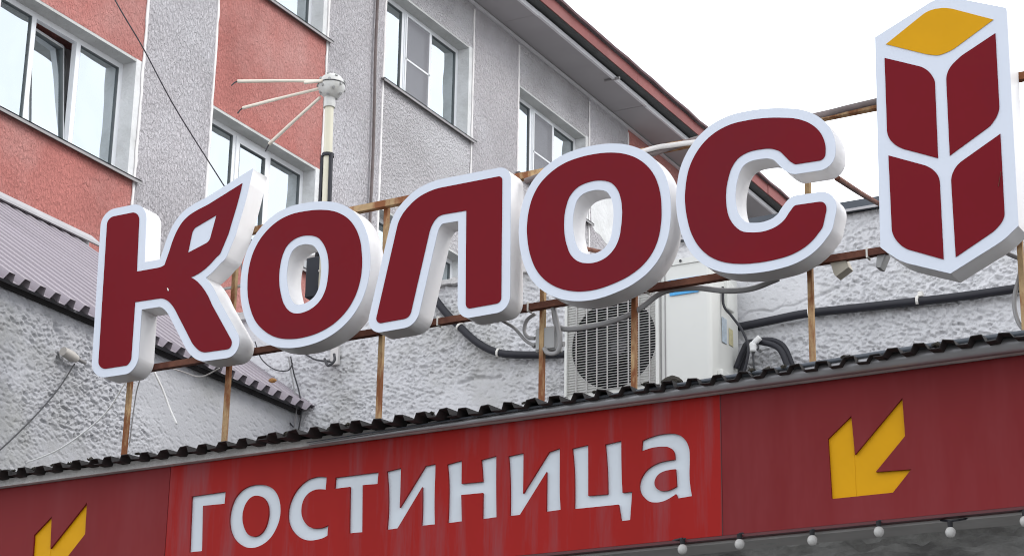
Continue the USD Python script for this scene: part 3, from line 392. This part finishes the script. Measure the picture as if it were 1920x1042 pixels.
obj(wg, 'eaves_board', box(XEv-.09, XEv-.07, 7.7, YW-.02, ZEv-.032, ZEv-.006), 'canopy_sheet')  # near-black strip added to stand for the shadow under the sheet teeth
# back slope of that roof so the ridge is not a loose edge
obj(wg, 'roof_sheet', sheet(profile(3.375, .125, .024), np.array([XR-.02, 7.70, ZR+.02]), (0, 1, 0), np.array([-.93, 0, -.37]), np.array([-.37, 0, .93]), 2.9), 'sheet_pale')
# ---- canopy: corrugated edge, mortar strip, gutter flashing, soffit ---------------
cn = thing('canopy', 'dark corrugated canopy roof edge running along the top of the red banner', 'canopy', (-5, 9, 0))
ldn = np.array([0, 1, .06]); ldn = ldn/np.linalg.norm(ldn); up2 = np.array([0, -.06, 1]); up2 /= np.linalg.norm(up2)
x_ = -7.72; k = 0
while x_ < -.8:
    dy, dz = random.uniform(-.025, .02), .0035*(k % 2)+random.uniform(-.004, .004)
    pr = [(s+random.uniform(-.004, .004), h*random.uniform(.85, 1.1)+random.uniform(-.002, .002)) for s, h in profile(1.035, .115, .028)]
    obj(cn, 'roof_sheet', sheet(pr, (x_, 7.87+dy, 4.134+dz), (1, 0, 0), ldn, up2, 3.13-dy, .003), 'canopy_sheet'); x_ += 1.0; k += 1
xs = np.arange(-8.8, -.8, .03); top = [(x, 4.147+.012*(meshkit.fbm(np.array([[x*4, .5, .5]]), 3, 2)[0]-.5)*2) for x in xs]
obj(cn, 'mortar_strip', prism(Polygon([(xs[0], 4.108)]+top+[(xs[-1], 4.108)]), 7.968, 8.05), 'mortar')
xs = np.linspace(-5.5, -.9, 40); rr = .004+.030*np.clip((xs+5.5)/3.0, 0, 1)
obj(cn, 'gutter', tube([(x, 7.955, 4.106+r) for x, r in zip(xs, rr)], rr, 14, smooth=False), 'gutter_metal', smooth=True)
obj(cn, 'gutter_lip', tube([(x, 7.935, 4.107+2*r) for x, r in zip(xs, rr)], .3*rr+.001, 8, smooth=False), 'coping_dark', smooth=True)
obj(cn, 'gutter_clip', box(-2.53, -2.50, 7.94, 7.96, 4.125, 4.165), 'trim_dark')
obj(cn, 'rafter', join([box(x, x+.05, 8.1, 11.0, 4.05, 4.12) for x in np.arange(-7.6, -.9, .9)]), 'trim_dark')
xs = np.arange(-7.7, -.79, .05); lp = Polygon([(-7.7, 8.035)]+[(x, 8.19+.07*(meshkit.fbm(np.array([[x*3, .2, .7]]), 3, 5)[0]-.5)) for x in xs]+[(xs[-1], 8.035)])
q = prism(lp, 3.478, 3.496); q.vertices = q.vertices[:, [0, 2, 1]]; q.faces = q.faces[:, ::-1]; obj(cn, 'soffit_lip', q, 'soffit_lip')
U, V_ = np.meshgrid(np.arange(-4.9, -1.2, .011), np.arange(8.1, 9.3, .011), indexing='ij'); q3 = np.stack([U*9, V_*16, U*0], -1)
Z_ = 3.500+.075*(meshkit.fbm(q3, 4, 77)-.5)*(.4+meshkit.noise(np.stack([U*2, V_*3, U*0], -1), 6)); nu, nv = U.shape; ix = np.arange(nu*nv).reshape(nu, nv)
ff = np.concatenate([np.stack([ix[:-1, :-1], ix[1:, 1:], ix[1:, :-1]], -1).reshape(-1, 3), np.stack([ix[:-1, :-1], ix[:-1, 1:], ix[1:, 1:]], -1).reshape(-1, 3)])
obj(cn, 'soffit_plaster', trimesh.Trimesh(np.stack([U, V_, Z_], -1).reshape(-1, 3), ff, process=False), 'soffit_dark', smooth=True)
obj(cn, 'soffit', box(-7.7, -.8, 8.2, YW, 3.53, 3.56), 'soffit_dark')
mo = trimesh.creation.icosphere(2, .05); mo.vertices = mo.vertices*(1, .8, .55)*(1+.5*(meshkit.fbm(mo.vertices*40, 3, 4)-.5)[:, None]); mo.apply_translation((-3.66, 7.98, 4.18))
solo('moss_clump', mo, 'moss', 'dark clump of moss on the canopy edge below the air conditioner', 'moss')
ch = []; rs = np.random.RandomState(12)
for k in range(34):
    m = trimesh.creation.icosphere(1, .006+.010*rs.rand()); m.vertices = m.vertices*(1.4, 1, .5)+rs.normal(0, .003, m.vertices.shape); m.apply_translation((-7.5+6.3*rs.rand(), 7.90+.05*rs.rand(), 4.163+.004*rs.rand())); ch.append(m)
solo('roof_debris', join(ch), 'moss', 'dark bits of moss and leaf debris along the corrugated canopy edge', 'debris', kind='stuff')
# ---- the red banner ---------------------------------------------------------------
bn = thing('banner_sign', 'long red banner sign with white lettering гостиница and two yellow arrows', 'sign', (-5, YB, 3.5))
ZB0, ZB1 = 3.503, 4.106
cut = [poly(n) for n in ('b_g', 'b_o', 'b_s', 'b_t', 'b_i', 'b_n', 'b_i2', 'b_ts', 'b_a')]
from shapely import affinity
ar = poly('b_arrow'); arl = affinity.translate(ar, -4.187, -.014)
def panel(x0, x1, holes, y0, mt):
    s = shapebox(x0, x1, ZB0, ZB1)
    for h in holes: s = s.difference(h)
    obj(bn, 'panel', prism(s, y0, y0+.011), mt)
panel(-8.8, -6.337, [arl], YB+.001, 'banner_maroon'); panel(-6.333, -3.450, cut, YB, 'banner_red'); panel(-3.446, -1.0, [ar], YB+.001, 'banner_maroon')
for c in cut: obj(bn, 'letter', prism(c.buffer(.006, join_style=2), YB+.0115, YB+.015), 'acrylic_white')
for c in (arl, ar):
    q = c.buffer(.006, join_style=2); fold = affinity.translate(Polygon([(0, -1), (.003, -1), (-.006, 1), (-1, 1), (-1, -1)]), c.bounds[0]+.1085, c.centroid.y)
    obj(bn, 'arrow', prism(q.difference(fold), YB+.0135, YB+.017), 'acrylic_yellow'); obj(bn, 'arrow_bar', prism(q.intersection(fold), YB+.0122, YB+.016), 'acrylic_yellow')
obj(bn, 'frame', join(box(-8.8, -1.0, YB-.004, YB+.06, ZB0-.014, ZB0-.002), box(-8.8, -1.0, YB+.02, YB+.035, ZB0, ZB1)), 'banner_edge')
obj(bn, 'seam_strip', box(-3.4495, -3.4465, YB-.001, YB+.01, ZB0, ZB1), 'banner_edge')
# ---- the big letters -----------------------------------------------------------------
RW = .046
def channel(label, shape_name, solid_hole=False, w=RW):
    red = poly(shape_name); ext = Polygon(red.exterior)
    plate = (ext if solid_hole else red).buffer(w, join_style=2, mitre_limit=3.2)
    c = plate.centroid
    t = thing('sign_letter', label, 'letter', (c.x, YS, plate.bounds[1]))
    obj(t, 'white_return', prism(plate.buffer(-.0015), YS+.004, YS+.13), 'return_white', smooth=35)
    obj(t, 'white_face', prism(plate, YS, YS+.004), 'rim_white')
    obj(t, 'red_face', prism(red, YS-.003, YS-.0005), 'letter_red')
    if solid_hole: a, e = map(np.array, C['scratch'][:2]); obj(t, 'scratch', bar(a, e, .0015, .006), 'tie_white')
channel('big maroon letter К with a white rim and a leaf-shaped arm, first of the word', 'K', True)
channel('big maroon round letter О between the letters К and Л', 'o')
channel('big maroon letter Л with a white rim, middle of the word', 'l')
channel('big maroon round letter О between the letters Л and С, above the air conditioner', 'o2')
channel('big maroon letter С with an open right side, beside the grain emblem', 'c')
g = thing('grain_emblem', 'tall white wheat ear emblem with four maroon grains and one yellow grain on top', 'sign', (-2.55, YS, 4.7))
pl = poly('grain')
obj(g, 'white_return', prism(pl.buffer(-.0015), YS+.004, YS+.14), 'return_white', smooth=35)
obj(g, 'white_face', prism(pl, YS, YS+.004), 'rim_white')
obj(g, 'yellow_grain', prism(poly('grain_yellow'), YS-.003, YS-.0005), 'acrylic_yellow')
a, e = map(np.array, C['scratch'][2:]); obj(g, 'scratch', bar(a, e, .0015, .004), 'rust_dark')
for i in range(4): obj(g, 'red_grain', prism(poly('grain_red', i), YS-.003, YS-.0005), 'letter_red')
# ---- steel frame carrying them ----------------------------------------------------------
fr = thing('rusty_scaffold', 'rusty steel scaffold of rails and posts carrying the big letters', 'scaffold', (-4.6, YS+.16, 4.2))
YF = YS+.16
obj(fr, 'rail', bar((-6.92, YF, 4.797), (-2.0, YF, 4.805), .032), 'rust_dark'); obj(fr, 'rail', bar((-6.33, YF, 5.463), (-2.0, YF, 5.502), .034), 'rust_steel', label='upper rail')
for x, zt, mt_ in ((-7.035, 4.80, 'rust_steel'), (-6.392, 5.47, 'rust_steel'), (-5.468, 5.47, 'rust_steel'), (-4.566, 5.47, 'rust_steel'), (-4.086, 4.81, 'rust_steel'), (-3.215, 5.49, 'rust_steel'), (-2.268, 5.5, 'rust_steel')):
    obj(fr, 'post', bar((x, YF+.028, 4.17), (x+.006, YF+.028, zt), .023), mt_)
obj(fr, 'brace', tube([(-3.071, YF+.03, 5.195), (-3.40, 9.77, 5.622), (-3.74, 11.10, 6.075)], .014, 8), 'rust_dark', smooth=True)
obj(fr, 'brace', tube([(-5.30, YF+.03, 5.46), (-5.35, 9.9, 5.75), (-5.42, 11.08, 6.03)], .014, 8), 'rust_dark', smooth=True)
obj(fr, 'bracket', bar((-6.48, YF+.05, 5.19), (-6.28, YF+.05, 5.192), .012), 'pale_cable')
for x in (-5.30, -5.12, -4.0, -2.93, -4.62, -5.98):
    obj(fr, 'cable_tie', join(box(x-.004, x+.004, YF-.02, YF+.022, 4.778, 4.824)), 'tie_white')
# ---- air conditioner ------------------------------------------------------------------------
ac = thing('air_conditioner', 'white outdoor air conditioner unit with a round fan grille behind the sign posts', 'air conditioner', (-5.08, 10.8, 4.5))
AX0, AX1, AY0, AY1, AZ0, AZ1 = -5.548, -4.615, 10.60, 11.01, 5.005, 5.735
FX, FZ, FR = -5.232, 5.312, .272
cs = m3.CrossSection([np.array([(AX0+.03, AY0+.03), (AX1-.035, AY0+.035), (AX1-.03, AY1-.03), (AX0+.03, AY1-.03)])]).offset(.03, m3.JoinType.Round, 2, 24)
body_ = cs.extrude(AZ1-AZ0).translate((0, 0, AZ0))
hole = m3.Manifold.cylinder(.22, FR, FR, 48).rotate((90, 0, 0)).translate((FX, AY0+.2, FZ))
cas = obj(ac, 'casing', tm(body_-hole), 'casing_white', smooth=30)
lid = cs.offset(.006, m3.JoinType.Round, 2, 24).extrude(.035).translate((0, 0, AZ1-.006))
obj(ac, 'lid', tm(lid), 'casing_white', smooth=30)
obj(ac, 'fan_cavity', tm(m3.Manifold.cylinder(.19, FR-.001, FR-.001, 48).rotate((90, 0, 0)).translate((FX, AY0+.194, FZ))-m3.Manifold.cylinder(.3, FR-.004, FR-.004, 48).rotate((90, 0, 0)).translate((FX, AY0+.18, FZ))), 'black_void')
bl = []
for k in range(3):
    m = trimesh.creation.box((.22, .012, .13)); m.apply_transform(trimesh.transformations.rotation_matrix(.5, [1, 0, 0])); m.apply_translation((.13, 0, 0))
    m.apply_transform(trimesh.transformations.rotation_matrix(k*2*np.pi/3+.4, [0, 1, 0])); m.apply_translation((FX, AY0+.13, FZ)); bl.append(m)
obj(ac, 'fan_blades', join(bl), 'black_void'); obj(ac, 'fan_hub', cylinder(.05, (FX, AY0+.07, FZ), (FX, AY0+.17, FZ)), 'fan_grey')
sl = []
for z in np.arange(AZ0+.035, AZ1-.05, .0158): sl.append(box(AX0+.02, -4.955, AY0-.007, AY0-.0025, z, z+.0036))
obj(ac, 'grille', join(sl), 'grille_white')
gb = [box(x, x+.007, AY0-.012, AY0-.0075, AZ0+.03, AZ1-.045) for x in np.linspace(AX0+.075, -5.0, 8)]
obj(ac, 'grille_bars', join(gb), 'grille_white')
obj(ac, 'grille_edge', join(box(AX0+.005, AX0+.02, AY0-.018, AY0+.001, AZ0+.02, AZ1-.03), box(-4.955, -4.935, AY0-.018, AY0+.001, AZ0+.02, AZ1-.03), box(AX0+.02, -4.955, AY0-.018, AY0+.001, AZ1-.045, AZ1-.03)), 'casing_white')
obj(ac, 'panel_groove', join(box(-4.905, -4.900, AY0-.002, AY0+.01, AZ0+.02, AZ1-.02), box(-4.93, -4.926, AY0-.0015, AY0+.01, AZ0+.02, AZ1-.02)), 'sill_metal')
obj(ac, 'maker_sticker', prism(Polygon([(-4.885, 5.64), (-4.69, 5.64), (-4.69, 5.545), (-4.87, 5.545)]), AY0-.003, AY0-.0005), 'sticker_blue')
obj(ac, 'sticker_stripe', prism(Polygon([(-4.878, 5.600), (-4.72, 5.600), (-4.72, 5.588), (-4.876, 5.588)]), AY0-.0045, AY0-.0032), 'tie_white')
obj(ac, 'rating_label', box(AX1+.0005, AX1+.003, 10.75, 10.815, 5.28, 5.43), 'sticker_pale'); obj(ac, 'warning_label', box(AX1+.0005, AX1+.003, 10.85, 10.905, 5.29, 5.39), 'sticker_yellow')
obj(ac, 'service_cover', rbox(AX1-.01, AX1+.03, 10.68, 10.98, 5.03, 5.10, .012), 'casing_white', smooth=30)
obj(ac, 'terminal_cover', rbox(AX1-.01, AX1+.02, 10.80, 10.90, 5.49, 5.66, .008), 'casing_white', smooth=30)
obj(ac, 'lid_screw', cylinder(.008, (-4.80, AY0-.008, 5.748), (-4.80, AY0-.002, 5.748), 10), 'fan_grey')
for x in (AX0+.12, AX1-.14):
    obj(ac, 'foot', join(box(x, x+.06, AY0-.02, AY1, 4.985, 5.005), box(x+.005, x+.055, AY0+.02, AY0+.06, 4.26, 4.985), box(x+.005, x+.055, AY1-.06, AY1-.02, 4.28, 4.985)), 'sill_metal')
# ---- pole with a knobbly ball and broken rods --------------------------------------------------
ms = thing('broken_ball_lamp', 'cream pole with a knobbly white ball and three broken rods rising behind the second letter', 'lamp post', (-5.975, 8.68, 4.86))
obj(ms, 'pole', tube([(-5.965, 8.68, 4.86), (-5.967, 8.68, 5.66), (-5.977, 8.68, 6.25)], .0235, 14), 'cream_pole', smooth=True)
obj(ms, 'collar', cylinder(.031, (-5.976, 8.68, 6.19), (-5.977, 8.68, 6.25), 18), 'ball_white', smooth=35)
bc = np.array([-5.968, 8.68, 6.312]); bm = trimesh.creation.icosphere(3, .072); bm.apply_translation(bc); obj(ms, 'ball', bm, 'ball_white', smooth=True)
obj(ms, 'ball_rim', cylinder(.0745, bc+(0, 0, .006), bc+(0, 0, .011), 28), 'fan_grey')
kn = []; rs = np.random.RandomState(3)
for i in range(26):
    zz = 1-2*(i+.5)/26; ph = i*2.399; d = np.array([math.sqrt(1-zz*zz)*math.cos(ph), math.sqrt(1-zz*zz)*math.sin(ph), zz]); kn.append(cylinder(.008, bc+d*.066, bc+d*.079, 8))
obj(ms, 'socket_knobs', join(kn), 'box_grey')
for k in ('rod1', 'rod2', 'rod3'):
    a, e = map(np.array, C[k]); m_ = (a+e)/2+np.array([0, 0, .002]); obj(ms, 'rod', tube([a, m_, e], np.r_[np.full(7, .0085), np.full(6, .0095)], 8), 'rod_cream', smooth=True)
    tip = e+(e-a)/np.linalg.norm(e-a)*.03+np.array([0, 0, -.025]); obj(ms, 'rod_wire', tube([e, (e+tip)/2+np.array([0, 0, .004]), tip], .004, 6), 'fan_grey', smooth=True)
obj(ms, 'rod', tube([bc+(-.14, -.05, .03), bc+(-.01, -.075, .005)], .009, 8, smooth=False), 'rod_cream', smooth=True, label='short rod stub')
for dx in (-.036, .034): obj(ms, 'clamp_bar', bar((-5.967+dx, 8.67, 5.2), (-5.969+dx*.75, 8.67, 5.915), .016), 'black_rubber')
obj(ms, 'clamp_ring', cylinder(.033, (-5.97, 8.68, 5.905), (-5.97, 8.68, 5.922), 16), 'black_rubber')
# ---- boxes on the frame ------------------------------------------------------------------------
jb = thing('junction_box', 'small grey plastic junction box with cable loops beside the post left of the air conditioner', 'junction box', (-4.555, 8.52, 4.59))
obj(jb, 'casing', rbox(-4.605, -4.49, 8.49, 8.56, 4.585, 4.705, .008), 'box_grey', smooth=30); obj(jb, 'cover', rbox(-4.598, -4.497, 8.482, 8.492, 4.592, 4.698, .004), 'box_grey', smooth=30)
obj(jb, 'gland', join(cylinder(.013, (-4.63, 8.52, 4.63), (-4.60, 8.52, 4.63), 12), cylinder(.013, (-4.50, 8.52, 4.62), (-4.465, 8.52, 4.615), 12)), 'grey_conduit')
db = thing('floodlight', 'dark box floodlight seen through the hole of the first round letter', 'floodlight', (-6.0, 8.7, 5.1))
obj(db, 'housing', rbox(-6.062, -5.90, 8.66, 8.74, 5.125, 5.345, .006), 'box_dark', smooth=30); obj(db, 'bracket', join(bar((-6.1, 8.70, 5.36), (-5.86, 8.70, 5.372), .014), bar((-6.07, 8.70, 5.2), (-6.075, 8.70, 5.36), .01)), 'pale_cable')
obj(db, 'screw', cylinder(.006, (-5.975, 8.655, 5.26), (-5.975, 8.662, 5.26), 8), 'tie_white')
for i, (x, z, lab) in enumerate(((-3.063, 4.765, 'cream plastic clamp hanging under the rail right of the letter С'), (-2.868, 4.765, 'grey clamp hanging under the rail by the lower corner of the grain emblem'))):
    q = Polygon([(x-.045, z+.03), (x+.02, z+.045), (x+.04, z-.01), (x-.02, z-.045), (x-.03, z-.03)]) if i == 0 else Polygon([(x-.02, z+.035), (x+.02, z+.03), (x-.01, z-.035), (x-.03, z-.03)])
    solo('rail_clamp', prism(q, YF+.0, YF+.06), 'clamp_cream' if i == 0 else 'box_grey', lab, 'clamp')
ins = thing('wall_insulator', 'small weathered wall insulator with a wire on the left wing wall', 'insulator', (XL, 8.87, 5.13))
a, m_, e = [np.array(q) for q in C['insul']]; obj(ins, 'spool', tube([a, m_, m_+(e-a)*.2], [.026, .030, .022], 12, smooth=False), 'ceramic', smooth=40); obj(ins, 'pin', tube([m_, e], .011, 8, smooth=False), 'sill_metal', smooth=True)
hk = thing('wall_bracket', 'pale cable bracket on the annex wall under the first round letter', 'bracket', (-7.4, YW, 5.7))
a = np.array(C['wires_d'][-1]); obj(hk, 'plate', box(a[0]-.05, a[0]+.01, YW-.03, YW-.005, a[2]+.0, a[2]+.14), 'pale_cable'); obj(hk, 'hook', tube([a+(-.06, -.02, .03), a+(-.01, -.05, -.03), a+(.03, -.04, .0), a+(.02, -.03, .05)], .009, 8), 'fan_grey', smooth=True)
# ---- cables -----------------------------------------------------------------------------------------
def cable(key, r, mt, label, cat='cable', name='cable', group=None, n=8):
    solo(name, tube(C[key], r, 8, n), mt, label, cat, smooth=True, group=group)
cd = thing('black_conduit', 'thick black conduit sagging across the annex wall from behind the letter Л', 'conduit', C['conduit_left'][3]); obj(cd, 'tube', tube(C['conduit_left'], .024, 10), 'black_rubber', smooth=True)
for q in (2, 4): p_ = np.array(C['conduit_left'][q]); d_ = np.array(C['conduit_left'][q+1])-p_; d_ /= np.linalg.norm(d_); obj(cd, 'clip', cylinder(.029, p_-d_*.007, p_+d_*.007, 12), 'tie_white')
cd = thing('black_conduit', 'thick black conduit rising along the annex wall right of the air conditioner', 'conduit', C['conduit_right'][3]); obj(cd, 'tube', tube(C['conduit_right'], .025, 10), 'black_rubber', smooth=True)
for q in (2, 4): p_ = np.array(C['conduit_right'][q])+(.03, 0, .005); d_ = np.array(C['conduit_right'][q+1])-p_; d_ /= np.linalg.norm(d_); obj(cd, 'clip', join(cylinder(.030, p_-d_*.008, p_+d_*.008, 12), rbox(p_[0]-.0, p_[0]+.03, YW-.06, YW-.03, p_[2]+.02, p_[2]+.05, .005)), 'tie_white')
pp = thing('coolant_pipes', 'insulated black coolant pipes with white tape looping beside the air conditioner', 'pipes', C['tube_a'][2])
obj(pp, 'pipe', tube(C['tube_a'], .017, 10), 'black_rubber', smooth=True); obj(pp, 'pipe', tube(C['tube_b'], .017, 10), 'black_rubber', smooth=True)
obj(pp, 'tape', tube(C['white_joint'], [.018]*8+[.024]*8+[.018], 8, 8), 'white_cable', smooth=True); obj(pp, 'loose_wire', tube(C['loose_a'], .005, 6), 'fan_grey', smooth=True); obj(pp, 'loose_wire', tube(C['loose_b'], .006, 6), 'fan_grey', smooth=True)
cable('thin_ac', .008, 'black_rubber', 'thin black power cable drooping down the side of the air conditioner')
cable('grey_rail', .013, 'grey_conduit', 'grey flexible conduit sagging below the lower rail in front of the air conditioner', 'conduit', 'grey_conduit')
cable('grey_loop', .009, 'grey_conduit', 'grey conduit curling into the left of the junction box', 'conduit', 'grey_conduit')
cable('grey_left', .008, 'grey_conduit', 'thin grey conduit slanting down to the junction box from the letter Л', 'conduit', 'grey_conduit')
cable('grey_right', .011, 'grey_conduit', 'grey conduit looping under the right side of the junction box', 'conduit', 'grey_conduit')
cable('white_short', .006, 'white_cable', 'short white cable hanging loose under the letter К')
cable('white_long', .0045, 'white_cable', 'long thin white cable swooping from under К down to the left canopy edge')
cable('thin_a', .0035, 'grey_conduit', 'thin grey cable hanging beside the leftmost post')
cable('string', .004, 'pale_cable', 'pale string sagging below the rail under the letter К')
cable('dark_leftwall', .004, 'fan_grey', 'thin dark wire running down the left wing wall from the insulator')
cable('overhead', .006, 'fan_grey', 'thin dark overhead wire crossing in front of the pink and grey facade')
cable('facade_pipe', .018, 'grey_bar', 'dark grey cable running straight down the grey facade pier', 'cable', 'facade_cable')
cable('top_a', .015, 'grey_bar', 'grey cable bundle lying along the upper rail behind the round letters')
cable('top_b', .012, 'pale_cable', 'pale cable along the upper rail between the letters О and С')
cable('wires_a', .005, 'fan_grey', 'dark wire dropping down the annex corner, right one of the pair')
cable('wires_b', .005, 'grey_conduit', 'grey wire dropping down the annex corner, left one of the pair')
cable('wires_c', .004, 'fan_grey', 'dark wire looping from the ribbed roof edge to the annex corner')
cable('wires_d', .006, 'fan_grey', 'dark wires leading to the bracket under the first round letter')
cable('lowwire', .005, 'fan_grey', 'curled wire end above the canopy in the annex corner')
cable('right_cable', .010, 'grey_conduit', 'grey cable curving down the rightmost post below the grain emblem')
cable('bottom_c', .010, 'grey_conduit', 'grey cable leaving the lower right of the grain emblem')
lf = trimesh.creation.icosphere(2, .022); lf.vertices = lf.vertices*(1.3, .8, .7)*(1+.6*(meshkit.fbm(lf.vertices*60, 3, 8)-.5)[:, None]); lf.apply_translation((-7.72, 10.72, 5.44))
solo('leaf_litter', lf, 'leaf_orange', 'orange dead leaves caught at the lower corner of the ribbed roof', 'leaves')
# ---- string of bulbs under the banner ---------------------------------------------------------------------
ls = thing('bulb_string', 'string of white round bulbs hanging along the underside of the red banner', 'string lights', (-3, 8.06, 3.45))
bp = [np.array(q) for q in C['bulbpos']]; cord = []
for q in bp:
    m = trimesh.creation.icosphere(3, .0205); m.vertices *= (1, 1, 1.08); m.apply_translation(q); bu = obj(ls, 'bulb', m, 'bulb_glass', smooth=True)
    obj(bu, 'socket', cylinder(.0105, q+(0, 0, .018), q+(0, 0, .042), 12), 'black_void')
    pass; cord += [q+(-.03, 0, .058), q+(0, 0, .046), q+(.03, 0, .058)]
for i in range(len(bp)-1):
    a, e = bp[i]+(0, 0, .046), bp[i+1]+(0, 0, .046)
    obj(ls, 'cord', tube([a+(0, .01, 0), (a*.8+e*.2)+(0, .055, .012), (a+e)/2+(0, .06, random.uniform(.0, .022)), (a*.2+e*.8)+(0, .055, .012), e+(0, .01, 0)], .004, 6), 'black_rubber', smooth=True)
a = bp[0]+(0, 0, .046); obj(ls, 'cord', tube([a, a+(-.15, .05, -.004), a+(-.3, .07, -.012), a+(-.6, .1, .02)], .0045, 6), 'black_rubber', smooth=True)
